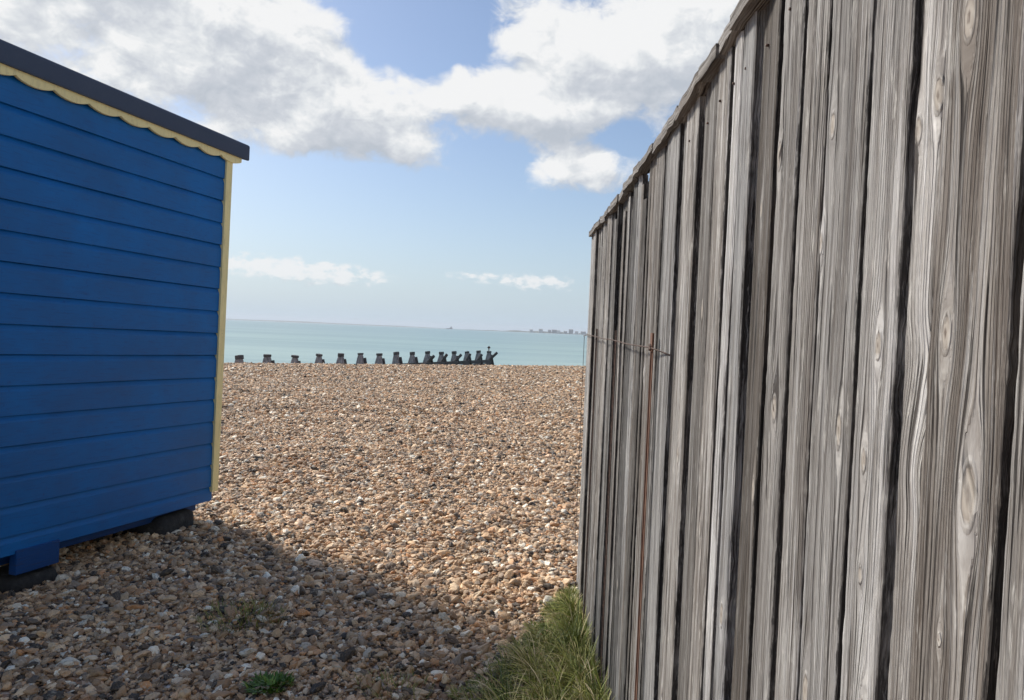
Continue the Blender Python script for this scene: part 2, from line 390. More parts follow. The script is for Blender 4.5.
def h_coast(t):
    e = min(1, t * 5) ** .8
    return e * (11 + 5 * math.sin(t * 17) * math.sin(t * 41 + 1) + 3 * math.sin(t * 97)) + 1.0
tag(land('far_coast', -420, 2600, 6000, h_coast, 700), kind='structure')
def h_hill(t):
    e = min(1, t * 6, (1 - t) * 2.2)
    return max(1.5, e * (26 + 8 * math.sin(t * 9) + 4 * math.sin(t * 31)))
tag(land('far_hills', -9000, -300, 10800, h_hill, 900), kind='structure')

# ------------------------------------------------------------------ haze over the whole place
HX = 13000
hm = bpy.data.materials.new('haze_air'); hm.use_nodes = True; ht = hm.node_tree; ht.nodes.clear()
HN = NT(ht); pv = HN.n('ShaderNodeVolumePrincipled'); ho = HN.n('ShaderNodeOutputMaterial'); ht.links.new(pv.outputs[0], ho.inputs['Volume'])
pv.inputs['Color'].default_value = (.84, .91, 1.0, 1); pv.inputs['Density'].default_value = 9.0e-5; pv.inputs['Anisotropy'].default_value = .2
hb = MB(); hb.box((0, 0, (75 - 8) / 2), (2 * HX, 2 * HX, 75 + 8)); haze = hb.build('haze', hm); tag(haze, kind='stuff')
haze['label'] = 'thin pale sea haze over the water and far coast'; haze['category'] = 'haze'

# ------------------------------------------------------------------ BEACH HUT
hut_dir = Vector((.294, .956, 0)).normalized()           # along the visible side wall, away from the camera
hut_n = Vector((hut_dir.y, -hut_dir.x, 0))               # outward normal of that wall
L_H, W_H = 2.75, 2.1
HB = .19
hut = empty('beach_hut', (-2.134, 5.3, 0))
lean = rad(1.15)
# local frame: x outward, y along the wall (0 at the seaward corner, negative towards the camera), z up
Mh = Matrix((( hut_n.x, hut_dir.x, 0), (hut_n.y, hut_dir.y, 0), (0, 0, 1))).to_4x4()
hut.matrix_world = Matrix.Translation((-2.134, 5.3, 0)) @ Mh @ Matrix.Rotation(-lean, 4, 'X')
tag(hut, 'bright blue beach hut of overlapping boards with cream scalloped trim and dark felt roof', 'beach hut')
def hpart(mb, name, mat, bevel=0, smooth=False, parent=None):
    o = mb.build(name, mat, None, smooth, bevel); o.parent = parent or hut; return o
PITCH = .158; NB = 15
def cladding(length, axis_fn, name):
    mb = MB(); prof = []
    zz = HB
    for i in range(NB + 1):
        h = PITCH if i else .10
        top = zz + h
        prof += [(.000, zz), (.018, zz + .003), (.018, top - .034), (.015, top - .024), (.008, top - .010), (.004, top)]
        zz = top
    n = 24; vs = []; fs = []
    wv = np.random.default_rng(3)
    js = {}
    for j in range(n + 1):
        t = -length * j / n
        for q, (xo, zo) in enumerate(prof):
            bi = q // 6
            dz = .0025 * vnoise(np.array(t * 1.2 + bi * 7.3), np.array(bi * 3.1), 5) * 2
            dx = .003 * vnoise(np.array(t * 1.6 + bi * 4.1), np.array(bi * 1.7), 6) * 2 if 1 <= q % 6 <= 3 else 0
            vs.append(axis_fn(xo + dx, t, zo + dz))
    P = len(prof)
    for j in range(n):
        for q in range(P - 1): fs.append((j * P + q, j * P + q + 1, (j + 1) * P + q + 1, (j + 1) * P + q))
    mb.add(vs, fs)
    return hpart(mb, name, M_BLUE), zz
sw, ztop = cladding(L_H, lambda x, t, z: (x, t, z), 'side_wall'); sw['label'] = 'blue painted side wall of horizontal overlapping boards'
cladding(L_H, lambda x, t, z: (-W_H - x, -L_H - t, z), 'side_wall')
cladding(W_H, lambda x, t, z: (t, x, z), 'front_wall')
cladding(W_H, lambda x, t, z: (-W_H - t, -L_H - x, z), 'rear_wall')
mb = MB(); mb.box((-W_H / 2, -L_H / 2, HB + .03), (W_H - .01, L_H - .01, .05)); hpart(mb, 'floor', M_INSIDE)
for sx, sy in ((0, 0), (-W_H, 0), (0, -L_H), (-W_H, -L_H)):
    mb = MB(); ox = .018 if sx == 0 else -.018; oy = .024 if sy == 0 else -.024
    mb.box((sx + ox * .3, sy + oy * .6, (HB + .065 + ztop) / 2), (.055, .034 + .03, ztop - HB - .065)); t = hpart(mb, 'corner_trim', M_CREAM, .003)
# roof: shallow, one felted deck falling towards the sea side slightly, with deep dark edge
OV_F, OV_S, ERT = .20, .06, .115
mb = MB()
rz = ztop + .135; ridge = .30
A = [(OV_S, OV_F, rz), (OV_S, -L_H - .15, rz), (-W_H / 2, -L_H - .15, rz + ridge), (-W_H / 2, OV_F, rz + ridge), (-W_H - OV_S, OV_F, rz), (-W_H - OV_S, -L_H - .15, rz)]
top = [(x, y, z + .0) for x, y, z in A]
bot = [(x, y, z - ERT) for x, y, z in A]
mb.add(top + bot, [(0, 3, 2, 1), (3, 4, 5, 2), (6, 7, 8, 9), (9, 8, 11, 10), (0, 1, 7, 6), (4, 10, 11, 5), (0, 6, 9, 3), (3, 9, 10, 4), (1, 2, 8, 7), (2, 5, 11, 8)])
hpart(mb, 'roof', M_FELT, .012)
# scalloped trim under the roof edge
def scallop(y0, y1, xo, name, n_s, flip=False):
    mb = MB(); yy = []; zb = []
    seg = 14; per = (y0 - y1) / n_s
    for k in range(n_s):
        for j in range(seg):
            u = j / seg; yy.append(y0 - (k + u) * per); zb.append(-.026 * math.sin(math.pi * u) ** .75)
    yy.append(y1); zb.append(0)
    zt = rz - ERT + .01; zb0 = rz - ERT - .024
    vs = []; fs = []
    for y, b in zip(yy, zb):
        for x in (xo, xo + .018): vs += [(x, y, zt), (x, y, zb0 + b)]
    for i in range(len(yy) - 1):
        b = i * 4; fs += [(b, b + 1, b + 5, b + 4), (b + 2, b + 6, b + 7, b + 3), (b + 1, b + 3, b + 7, b + 5), (b, b + 4, b + 6, b + 2)]
    e = (len(yy) - 1) * 4; fs += [(0, 2, 3, 1), (e, e + 1, e + 3, e + 2)]
    mb.add(vs, fs); return hpart(mb, name, M_CREAM)
scallop(.13, -L_H, .0235, 'scalloped_trim', 13)['label'] = 'cream scalloped trim board under the roof edge'
# base: blue skirting board leg, skids
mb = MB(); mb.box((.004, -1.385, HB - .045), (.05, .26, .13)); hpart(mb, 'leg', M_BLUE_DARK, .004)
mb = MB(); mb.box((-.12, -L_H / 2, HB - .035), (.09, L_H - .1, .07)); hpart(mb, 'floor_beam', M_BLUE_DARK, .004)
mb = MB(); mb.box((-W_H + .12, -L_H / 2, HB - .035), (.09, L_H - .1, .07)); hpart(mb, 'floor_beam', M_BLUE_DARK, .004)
# blocks under the hut
def block(x, y, sx, sy, sz, rz_, label, zc=None):
    b = MB(); n = 4
    b.box((0, 0, 0), (sx, sy, sz)); o = b.build('support_block', M_BLOCK, None, True, .05)
    w = hut.matrix_world @ Vector((x, y, 0)); o.location = (w.x, w.y, zc if zc is not None else sz / 2 - .03)
    o.rotation_euler = (0, 0, math.atan2(hut_dir.x, hut_dir.y) * -1 + rz_)
    tag(o, label, 'block', 'blocks under the beach hut'); return o
block(-.17, -.30, .34, .36, .19, .06, 'dark worn block under the seaward corner of the blue hut')
block(-.12, -1.385, .30, .30, .12, -.05, 'dark block under the painted blue foot of the hut, at left edge')

# ------------------------------------------------------------------ FENCE
FX = .44
fence = empty('timber_fence', (FX, 2.0, 0))
tag(fence, 'tall weathered grey timber fence of rough vertical boards along the right side', 'fence')
topY = [-1.5, .64, 1.467, 1.706, 2.04, 2.55, 3.4, 4.36]; topZ = [2.24, 2.19, 2.150, 2.132, 2.113, 2.105, 2.078, 2.09]
def ftop(y): return float(np.interp(y, topY, topZ))
KN = [  # y, z, radius across, radius along  -- knots seen in the near boards
    (.692, 1.364, .0115, .026), (.734, 1.826, .009, .019), (1.054, 1.81, .008, .015), (1.078, 1.646, .009, .014),
    (.9, 1.361, .006, .013), (.792, 1.769, .008, .016), (.828, 1.742, .0075, .013), (.879, 1.502, .007, .014), (1.225, 1.391, .010, .018),
    (1.258, 1.816, .009, .02), (.725, 1.213, .004, .006), (.981, 1.387, .007, .02), (.892, 1.222, .005, .009), (.649, 1.30, .006, .012),
    (1.319, 1.234, .009, .02), (1.049, 1.004, .009, .02), (1.751, 1.568, .010, .02), (1.9, 1.2, .010, .02), (1.47, .95, .01, .02)]
def board(name, ya, yb, dx, thick, tone, warm, seed, zb=-.15, zt=None, tilt=0.0, cath=None, jag=.0013, mat=None, twist=0., wave=.004):
    """vertical board whose face looks towards -X; returns mesh data"""
    y0, y1 = min(ya, yb), max(ya, yb); w = y1 - y0
    near = y0 < 1.45
    du = .004 if near else .008; dv = .008 if near else .02
    if name == 'back': du, dv = .02, .03
    nu = max(3, int(w / du)); zt = ftop((y0 + y1) / 2) - .012 if zt is None else zt; nv = int((zt - zb) / dv)
    r = np.random.default_rng(seed)
    U = np.linspace(0, 1, nu + 1); Vv = np.linspace(zb, zt, nv + 1)
    UU, VV = np.meshgrid(U, Vv)
    e0 = jag * 2 * (vnoise(VV * 60, VV * 0, seed) + .8 * vnoise(VV * 17, VV * 0, seed + 1)) + wave * 1.6 * vnoise(VV * 2.2, VV * 0, seed + 2)
    e1 = jag * 2 * (vnoise(VV * 55, VV * 0, seed + 3) + .8 * vnoise(VV * 19, VV * 0, seed + 4)) + wave * 1.6 * vnoise(VV * 2.5, VV * 0, seed + 5)
    Y = y0 + e0 + (w + e1 - e0) * UU
    yc = Y - (y0 + y1) / 2
    # grain coordinate bent round knots
    psi = Y + .006 * vnoise(VV * 1.3, UU * 0, seed + 8) + .0
    kr = np.full(Y.shape, 9.0); relief = np.zeros(Y.shape)
    kl = [k for k in KN if y0 - .003 < k[0] < y1 + .003] if name != 'back' else []
    nx = int(r.random() < .6) if name != 'back' else 0
    for _ in range(nx): kl.append((y0 + w * r.uniform(.15, .85), r.uniform(.1, 2.0), r.uniform(.004, .0085), r.uniform(.009, .018)))
    for (ky, kz, ra, rb) in kl:
        a = (Y - ky) / ra; b = (VV - kz) / (rb * 1.15); r2 = a * a + b * b
        b3 = (VV - kz) / (rb * 3.0); a3 = a / 1.5; r3 = np.maximum(a3 * a3 + b3 * b3, .75)
        psi = psi - (Y - ky) * np.minimum(1.0 / r3, 1.0) * .95
        kr = np.minimum(kr, np.sqrt(r2)); relief += .0022 * np.exp(-r2 * .35)
    if cath:
        cy, cz, sl = cath
        wg = np.exp(-((VV - cz) / .085) ** 4)
        wob_ = .0022 * vnoise(Y * 60, VV * 24, seed + 40) + .002 * vnoise(Y * 24, VV * 12, seed + 41)
        psi = psi + wg * (.17 * (VV - cz) + 9.0 * (Y - cy) ** 2 + wob_)
    X = FX + dx + tilt * yc + twist * yc * (VV - 1.2) + .0035 * vnoise(VV * 1.1, UU * 0 + seed, seed + 9)
    cup = .0012 * vnoise(psi * 160, VV * 2, seed + 11) + .0016 * vnoise(psi * 60, VV * 1, seed + 12)
    edge = np.minimum(UU, 1 - UU) * w; X = X + cup - relief + .003 * np.exp(-(edge / .003) ** 2)
    km = np.clip((1.08 - kr) / .16, 0, 1)
    front = np.stack([X, Y, VV], -1)
    n1 = nu + 1
    verts = front.reshape(-1, 3); nf = len(verts)
    back = front.copy(); back[..., 0] = FX + dx + thick + tilt * yc
    bcols = back[:, [0, -1], :].reshape(-1, 3)
    verts = np.concatenate([verts, bcols]); faces = []
    for j in range(nv):
        b = j * n1
        faces += [(b + i, b + n1 + i, b + n1 + i + 1, b + i + 1) for i in range(nu)]
        bb = nf + j * 2
        faces += [(b, bb, bb + 2, b + n1), (b + nu, b + n1 + nu, bb + 3, bb + 1), (bb, bb + 1, bb + 3, bb + 2)]
    tb = nv * n1; tt = nf + nv * 2
    faces.append(tuple([tb + i for i in range(n1)] + [tt + 1, tt])); faces.append(tuple([i for i in range(n1)][::-1] + [nf, nf + 1]))
    g_ = np.stack([psi, VV, np.full(Y.shape, (seed % 97) / 97.0)], -1).reshape(-1, 3)
    g2 = g_.reshape(nv + 1, n1, 3)[:, [0, -1], :].reshape(-1, 3).copy(); g2[:, 0] += .02
    k_ = np.stack([kr, km, edge if w > .03 else edge + .5], -1).reshape(-1, 3)
    k2 = np.tile([[9.0, 0, .002]], (len(bcols), 1))
    t_ = np.tile([[tone, warm, 1.35 if cath else 1.0]], (len(verts), 1))
    return verts, faces, np.concatenate([g_, g2]), np.concatenate([k_, k2]), t_
def join_boards(name, items, mat, parent):
    vs, fs, gs, ks, ts = [], [], [], [], []; b = 0
    for v, f, g1, k1, t1 in items:
        vs.append(v); fs += [tuple(i + b for i in q) for q in f]; gs.append(g1); ks.append(k1); ts.append(t1); b += len(v)
    vs = np.concatenate(vs)
    me = bpy.data.meshes.new(name); me.from_pydata(vs.tolist(), [], fs); me.update()
    for nm, arr in (('grain', gs), ('knot', ks), ('tone', ts)):
        at = me.attributes.new(nm, 'FLOAT_VECTOR', 'POINT'); at.data.foreach_set('vector', np.concatenate(arr).astype(np.float32).ravel())
    me.materials.append(mat)
    o = bpy.data.objects.new(name, me); col.objects.link(o); o.parent = parent; o.matrix_parent_inverse = Matrix.Translation(parent.location).inverted()
    return o
NEAR = [  # y far, y near, recess, tone, warmth, tilt, cathedral
    (2.235, 2.065, .000, .52, .15, .02, None), (2.046, 1.995, .006, .40, .5, .0, None), (1.978, 1.859, -.002, .66, .55, -.03, None),
    (1.85, 1.71, .008, .36, .6, .06, None), (1.69, 1.59, -.002, .62, .62, .0, None), (1.578, 1.522, .001, .88, .1, .0, None),
    (1.512, 1.438, .003, .54, .0, .02, None), (1.432, 1.305, .008, .27, .95, .12, None), (1.277, 1.188, .000, .50, .45, .0, None),
    (1.092, 1.080, .012, .25, .5, .0, None), (.953, .935, .013, .16, .6, .0, None), (1.174, 1.093, .002, .56, .5, -.02, None), (1.082, .951, .000, .50, .35, .03, None), (.937, .846, -.004, .60, .35, .0, None),
    (.852, .832, .016, .5, .5, .0, None), (.838, .783, .002, .70, .42, .0, (.809, 1.43, .15)), (.7815, .652, -.004, .47, .80, .02, None), (.656, .636, .014, .4, .9, .0, None), (.6385, .545, -.006, .53, .5, .0, None)]
items = []
for i, (ya, yb, dx, tone, warm, tilt, cath) in enumerate(NEAR):
    zt = 2.03 if i == 0 else None
    items.append(board('front', ya, yb, dx, .022, tone, warm, 20 + i * 7, tilt=tilt, cath=cath, wave=.0010 if yb < 1.2 else .003))
# boards further along
y = 2.245; i = 0; rr = np.random.default_rng(11)
while y < 4.30:
    w = rr.uniform(.04, .10); yb = min(y + w, 4.36)
    zt = ftop(y) - .012 - (rr.uniform(.03, .12) if rr.random() < .3 and y < 4.0 else 0)
    items.append(board('front', y, yb, rr.uniform(-.004, .012), .022, rr.uniform(.20, .72), rr.uniform(.1, .9), 300 + i * 5, zt=zt, tilt=rr.uniform(-.16, .16), jag=.0022, wave=.006))
    y = yb + (rr.uniform(.008, .022) if rr.random() < .5 else .003); i += 1
y = .535; i = 0
while y > -1.4:
    w = rr.uniform(.08, .14); items.append(board('front', y - w, y, rr.uniform(-.004, .006), .022, rr.uniform(.45, .6), rr.uniform(.3, .7), 700 + i * 5, tilt=rr.uniform(-.04, .04)))
    y -= w + rr.uniform(.004, .02); i += 1
join_boards('front_boards', items, M_WOOD, fence)
items = []; y = -1.4; i = 0  # backing boards coloured extra dark, painting shade into the gaps between front boards
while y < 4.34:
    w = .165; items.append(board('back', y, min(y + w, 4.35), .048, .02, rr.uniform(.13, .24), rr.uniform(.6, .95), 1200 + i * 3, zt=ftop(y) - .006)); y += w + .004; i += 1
join_boards('back_boards', items, M_WOOD, fence)

# generic timber piece with the grain attributes
def timber(name, c, size, parent, tone=.5, warm=.5, seed=1, rot=None, axis_=1, jag=.002):
    """box subdivided along its long axis (axis_), grain along it"""
    n = max(4, int(size[axis_] / .03)); o1, o2 = [k for k in range(3) if k != axis_]
    vs = []; gr = []
    for i in range(n + 1):
        t = (i / n - .5) * size[axis_]
        for (a, b) in ((-.5, -.5), (.5, -.5), (.5, .5), (-.5, .5)):
            q = [0, 0, 0]; q[axis_] = t
            q[o1] = a * size[o1] + jag * float(vnoise(np.array(t * 23. + seed), np.array(a * 7.), seed)) * 2
            q[o2] = b * size[o2] + jag * float(vnoise(np.array(t * 19. + seed), np.array(b * 5.), seed + 1)) * 2
            vs.append(Vector(q)); gr.append((q[o1] + q[o2] * 1.3, t, (seed % 31) / 31))
    fs = [(0, 3, 2, 1), tuple(n * 4 + k for k in range(4))]
    for i in range(n):
        for k in range(4): fs.append((i * 4 + k, i * 4 + (k + 1) % 4, (i + 1) * 4 + (k + 1) % 4, (i + 1) * 4 + k))
    if rot is not None: vs = [rot @ q for q in vs]
    vs = np.array([tuple(q + Vector(c)) for q in vs]); N_ = len(vs)
    return vs, fs, np.array(gr), np.tile([[9., 0, .1]], (N_, 1)), np.tile([[tone, warm, 1.]], (N_, 1))
# capping: short rough lengths along the top
items = []; y = 4.365; i = 0
while y > -1.4:
    ln = rr.uniform(.11, .26); yc = y - ln / 2; sl = (ftop(yc + .2) - ftop(yc - .2)) / .4
    rot = Matrix.Rotation(math.atan(sl) + rr.uniform(-.07, .07), 3, 'X')
    items.append(timber('cap', (FX + .004 + rr.uniform(-.006, .003), yc, ftop(yc) - .001 + rr.uniform(-.006, .006)), (.044, ln + rr.uniform(.0, .015), rr.uniform(.022, .034)), None, rr.uniform(.42, .56), rr.uniform(.55, .8), 40 + i, rot, 1, .004))
    y -= ln; i += 1
join_boards('capping', items, M_WOOD, fence)
for yy in (4.31, 2.4, .5, -1.3):
    join_boards('post', [timber('post', (FX + .123, yy, .95), (.09, .09, 2.2), None, .4, .6, 5, None, 2)], M_WOOD, fence)
for zz in (.45, 1.75):
    join_boards('rail', [timber('rail', (FX + .0915, 1.48, zz), (.045, 5.7, .09), None, .38, .6, 9, None, 1)], M_WOOD, fence)
# nails
def nail(y, z, x):
    b = MB(); b.tube([(x - .0025, y, z), (x + .004, y, z)], .0028, 8); b.build('nail', M_IRON, fence, True)
for (ya, yb, dx, *_r) in NEAR:
    for zz in (1.95,):
        if yb < 1.9: nail((ya + yb) / 2 + .012, ftop(ya) - .105, FX + dx - .001)

# rusty stakes and wire against the fence
def stake(x, y, zt, w, lean_, label, mat):
    b = MB(); M3 = Matrix.Rotation(lean_, 3, 'X')
    # angle-iron: two thin flanges
    if mat is M_RUST: b.box((x - .004, y, zt - .028), (.004, .030, .056))
    hgt = zt + .25; c = Vector((x, y, zt - hgt / 2))
    b.box(c + M3 @ Vector((0, 0, 0)), (.003, w, hgt), M3); b.box(c + M3 @ Vector((-.003, w / 2 - .0015, 0)), (.005, .003, hgt), M3)
    o = b.build('iron_stake', mat, None, False, .0006); tag(o, label, 'stake', 'rusty stakes along the fence'); return o
stake(.424, 2.232, 1.512, .017, 0.0, 'orange rusted iron stake, nearest of those against the fence', M_RUST)
stake(.432, 3.09, 1.520, .020, .0, 'dark brown rusty iron stake, second along the fence', M_IRON)
stake(.432, 3.79, 1.530, .016, .0, 'thin rusty iron stake closest to the far end of the fence', M_IRON)
b = MB(); b.box((.47, 4.85, .68), (.003, .004, 1.62)); tag(b.build('wire_post', M_IRON), 'thin rod standing just beyond the far end of the fence', 'post')
pts = [(.439, 2.06, 1.452), (.416, 2.232, 1.468), (.418, 2.65, 1.470), (.416, 3.09, 1.481), (.418, 3.45, 1.483), (.416, 3.79, 1.492), (.425, 4.2, 1.497), (.463, 4.85, 1.488)]
b = MB(); b.tube(pts, .0022, 6); tag(b.build('fence_wire', M_IRON, None, True), 'dark rusty wire strung between the stakes along the fence', 'wire')
b = MB(); b.tube([(.419, 2.222, 1.466), (.415, 2.232, 1.462), (.418, 2.245, 1.466), (.419, 2.246, 1.473), (.415, 2.235, 1.476), (.419, 2.222, 1.468)], .0045, 6)
tag(b.build('wire_tie', M_IRON, None, True), 'knotted wire tie round the nearest orange stake', 'wire tie')

# ------------------------------------------------------------------ GROYNE
gx0, gy0, gdx, gdy = -14.76, 40.0, .90, 2.07
groyne = empty('groyne', (gx0, gy0, -3))
tag(groyne, 'long dark timber groyne of stout posts and planks running from the shingle into the sea', 'groyne')
gd = Vector((gdx, gdy, 0)).normalized(); gn = Vector((gd.y, -gd.x, 0)); GM = Matrix(((gn.x, gd.x, 0), (gn.y, gd.y, 0), (0, 0, 1)))
proto = None
rg = random.Random(5)
for i in range(15):
    P0 = Vector((gx0 + i * gdx, gy0 + i * gdy, 0)); top = -.53 + rg.uniform(-.04, .04) - (.03 if i == 0 else 0)
    hgt = top + 5.0; b = MB()
    wd = .36
    # tapering pile with chamfered head
    r0, r1 = wd * rg.uniform(.62, .74), wd * rg.uniform(.34, .42); ln_ = rg.uniform(-.04, .04)
    vs = []
    for z, r in ((-5.0, r0), (top - .75, r0), (top - .12, r1), (top, r1 * .7)):
        for a, c_ in ((-1, -1), (1, -1), (1, 1), (-1, 1)): vs.append(P0 + GM @ Vector((a * r + ln_ * max(0, z - top + 2.0) * .7, c_ * r, z)))
    fs = [(3, 2, 1, 0), (12, 13, 14, 15)]
    for k in range(3):
        for q in range(4): fs.append((k * 4 + q, k * 4 + (q + 1) % 4, (k + 1) * 4 + (q + 1) % 4, (k + 1) * 4 + q))
    b.add(vs, fs); o = b.build('pile', M_PILE, groyne)
    b = MB(); b.box(P0 + GM @ Vector((ln_ * 1.4, 0, top + .02)), (rg.uniform(.26, .34), .36, rg.uniform(.12, .24)), GM @ Matrix.Rotation(rg.uniform(-.2, .2), 3, 'Y')); b.build('pile_cap', M_GROYNE, groyne, False, .03)
    # raking brace on the right-hand side
    b = MB(); e0 = P0 + GM @ Vector((.6 + rg.uniform(-.1, .15), .22, top - 2.2)); e1 = P0 + GM @ Vector((.16, .22, top - .25))
    b.tube([e0, e1], .11, 6); b.build('brace', M_GROYNE, groyne)
    if i >= 9:
        b = MB(); b.tube([P0 + GM @ Vector((.0, -.2, top - .9)), P0 + GM @ Vector((.95 if i == 14 else rg.uniform(.45, .75), -.2, top - (.0 if i == 14 else rg.uniform(-.05, .25))))], .13, 6); b.build('strut', M_GROYNE, groyne)
for k, (zt, th) in enumerate(((-1.22, .3), (-1.55, .3), (-1.88, .3), (-2.21, .3), (-2.54, .3), (-2.87, .3), (-3.2, .3))):
    b = MB(); ln = 14 * math.hypot(gdx, gdy); c = Vector((gx0 + 7 * gdx, gy0 + 7 * gdy, zt - .15)) + gn * .29
    b.box(c, (.09, ln, th), GM); b.build('plank', M_GROYNE, groyne, False, .01)
# beacon on the seaward end
b = MB(); P0 = Vector((gx0 + 14.05 * gdx, gy0 + 14.05 * gdy, 0)) + gn * -.05
b.tube([P0 + Vector((0, 0, -3.4)), P0 + Vector((0, 0, -.2))], .05, 6)
b.box(P0 + Vector((0, 0, -.12)), (.22, .22, .22), Matrix.Rotation(.8, 3, 'Y')); tag(b.build('marker_beacon', M_IRON), 'thin dark marker post with topmark at the seaward end of the groyne', 'beacon')

# ------------------------------------------------------------------ far buildings and vessel
M_FARB = []
for nm, cc in (('far_pale_wall', (.5, .5, .47)), ('far_grey_wall', (.2, .21, .22)), ('far_window_band', (.07, .08, .1)), ('far_roof', (.16, .13, .11))):
    m, N, p = new_mat(nm); tcn = N.n('ShaderNodeTexCoord').outputs['Object']; a = N.noise(tcn, .2, 3)[0]
    N.put(p.inputs['Base Color'], N.mix(a, tuple(q * .85 for q in cc), tuple(min(1, q * 1.15) for q in cc))); M_FARB.append(m)
FB = [(150, 26, 60, 14, 0), (228, 32, 36, 26, 0), (300, 24, 26, 20, 1), (338, 40, 22, 24, 1), (372, 30, 40, 16, 0), (430, 28, 30, 12, 1), (474, 34, 36, 38, 1), (520, 26, 30, 14, 0), (575, 40, 40, 16, 1), (640, 36, 30, 13, 0), (700, 50, 34, 18, 1)]
for i, (x, w, dpt, h, mi) in enumerate(FB):
    h *= .62
    e = empty('far_building', (x, 6040, SEA_Z + 8))
    b = MB(); b.box((x, 6040, SEA_Z + 4 + (h + 8) / 2), (w, dpt, h + 8)); b.build('wall', M_FARB[mi], e)
    b = MB()
    for k in range(max(1, int(h / 5))): b.box((x, 6040 - dpt / 2 - .2, SEA_Z + 13 + k * 4.4), (w * .86, .3, 1.7))
    b.build('window_band', M_FARB[2], e)
    b = MB(); zt = SEA_Z + 12 + h
    b.add([(x - w / 2 - 1, 6040 - dpt / 2 - 1, zt), (x + w / 2 + 1, 6040 - dpt / 2 - 1, zt), (x + w / 2 + 1, 6040 + dpt / 2 + 1, zt), (x - w / 2 - 1, 6040 + dpt / 2 + 1, zt), (x - w / 2 + 2, 6040, zt + 4), (x + w / 2 - 2, 6040, zt + 4)],
          [(0, 1, 5, 4), (1, 2, 5), (2, 3, 4, 5), (3, 0, 4), (3, 2, 1, 0)]); b.build('roof', M_FARB[3], e)
    tag(e, 'tiny hazy building in the seaside town on the far coast', 'building', 'buildings of the far off town')
    if i == 6: e['label'] = 'tallest grey tower block in the hazy town on the far coast'
    if i == 0: e['label'] = 'low pale wide building at the left end of the far town'
FB_T = None
e = empty('ship', (-480, 5600, SEA_Z)); tag(e, 'tiny far off ship on the horizon above the groyne', 'ship')
b = MB(); vs = []
for z, s_ in ((-1, .8), (6, 1.0)):
    vs += [(-480 - 26 * s_, 5600, SEA_Z + z), (-480 - 18 * s_, 5594, SEA_Z + z), (-480 + 24 * s_, 5594, SEA_Z + z), (-480 + 24 * s_, 5606, SEA_Z + z), (-480 - 18 * s_, 5606, SEA_Z + z)]
b.add(vs, [(4, 3, 2, 1, 0), (5, 6, 7, 8, 9)] + [(k, (k + 1) % 5, 5 + (k + 1) % 5, 5 + k) for k in range(5)]); b.build('hull', M_FARB[2], e)
b = MB(); b.box((-468, 5600, SEA_Z + 10.5), (16, 9, 9)); b.box((-466, 5600, SEA_Z + 18), (5, 4, 6)); b.build('superstructure', M_FARB[1], e)

# ------------------------------------------------------------------ PEBBLES (uncountable shingle)
m, N, p = new_mat('pebble_stone'); M_PEB = m
at = N.n('ShaderNodeAttribute', attribute_name='pcol', attribute_type='INSTANCER'); r1, r2, r3 = N.sep(at.outputs['Vector'])
tcn = N.n('ShaderNodeTexCoord').outputs['Object']
c = N.ramp(r1, PEB)
mot = N.noise(N.v('ADD', N.v('SCALE', tcn, scale=2.2), N.comb(N.m('MULTIPLY', r2, 40.0), r3, r1)), 1, 4, .65)[0]
c = N.mix(N.m('MULTIPLY', N.rng(mot, .5, .66), .6), c, N.ramp(r3, [(0, (.08, .07, .065)), (.5, (.36, .26, .17)), (1, (.6, .55, .48))]))
c = N.v('MULTIPLY', N.v('SCALE', c, scale=N.m('MULTIPLY_ADD', r2, .80, .70)), (1.0, .985, .87))
N.put(p.inputs['Base Color'], c); N.put(p.inputs['Roughness'], N.m('MULTIPLY_ADD', r3, .3, .5))
bump(N, mot, .3, .15, p)

def scatter():
    P, Sc = [], []
    zones = [  # y range, count per m2, mean radius
        (1.2, 4.0, 4000, .0096), (4.0, 7.0, 3000, .0108), (7.0, 12.0, 2200, .0112), (12.0, 20.0, 1300, .0135), (20.0, 38.0, 750, .0165)]
    for (a, b_, dn, rm) in zones:
        xl, xr = -.62 * b_ - .6, .22 * b_ + .8
        if b_ <= 7: xr = .75
        n = int((b_ - a) * (xr - xl) * dn)
        x = rng.uniform(xl, xr, n); y_ = rng.uniform(a, b_, n)
        keep = (x > -.62 * y_ - .7) & (x < np.where(y_ < 4.5, .56, .22 * y_ + .9)) & (crest_s(x, y_) < 2.5)
        x, y_ = x[keep], y_[keep]
        rr_ = rm * np.exp(rng.normal(0, .44, len(x))); rr_ = np.clip(rr_, rm * .4, rm * 3.0)
        z = ground_z(x, y_) + rng.uniform(-.2, .75, len(x)) * rr_ + .004
        P.append(np.stack([x, y_, z], 1)); Sc.append(np.stack([rr_ * rng.uniform(.95, 1.6, len(x)), rr_ * rng.uniform(.75, 1.05, len(x)), rr_ * rng.uniform(.4, .8, len(x))], 1))
    return np.concatenate(P), np.concatenate(Sc)
P, Sc = scatter(); nP = len(P); print('pebbles', nP)
me = bpy.data.meshes.new('pebbles'); me.vertices.add(nP); me.vertices.foreach_set('co', P.astype(np.float32).ravel())
def vattr(nm, arr):
    a_ = me.attributes.new(nm, 'FLOAT_VECTOR', 'POINT'); a_.data.foreach_set('vector', arr.astype(np.float32).ravel())
vattr('pscl', Sc); vattr('protz', np.stack([rng.normal(0, .38, nP), rng.normal(0, .38, nP), rng.uniform(0, 6.28, nP)], 1)); vattr('pcol', rng.uniform(0, 1, (nP, 3)))
me.materials.append(M_PEB)
peb = bpy.data.objects.new('pebbles', me); col.objects.link(peb)
tag(peb, 'loose brown, tan and grey flint pebbles covering the beach', 'pebbles', None, 'stuff')
gt = bpy.data.node_groups.new('pebble_scatter', 'GeometryNodeTree')
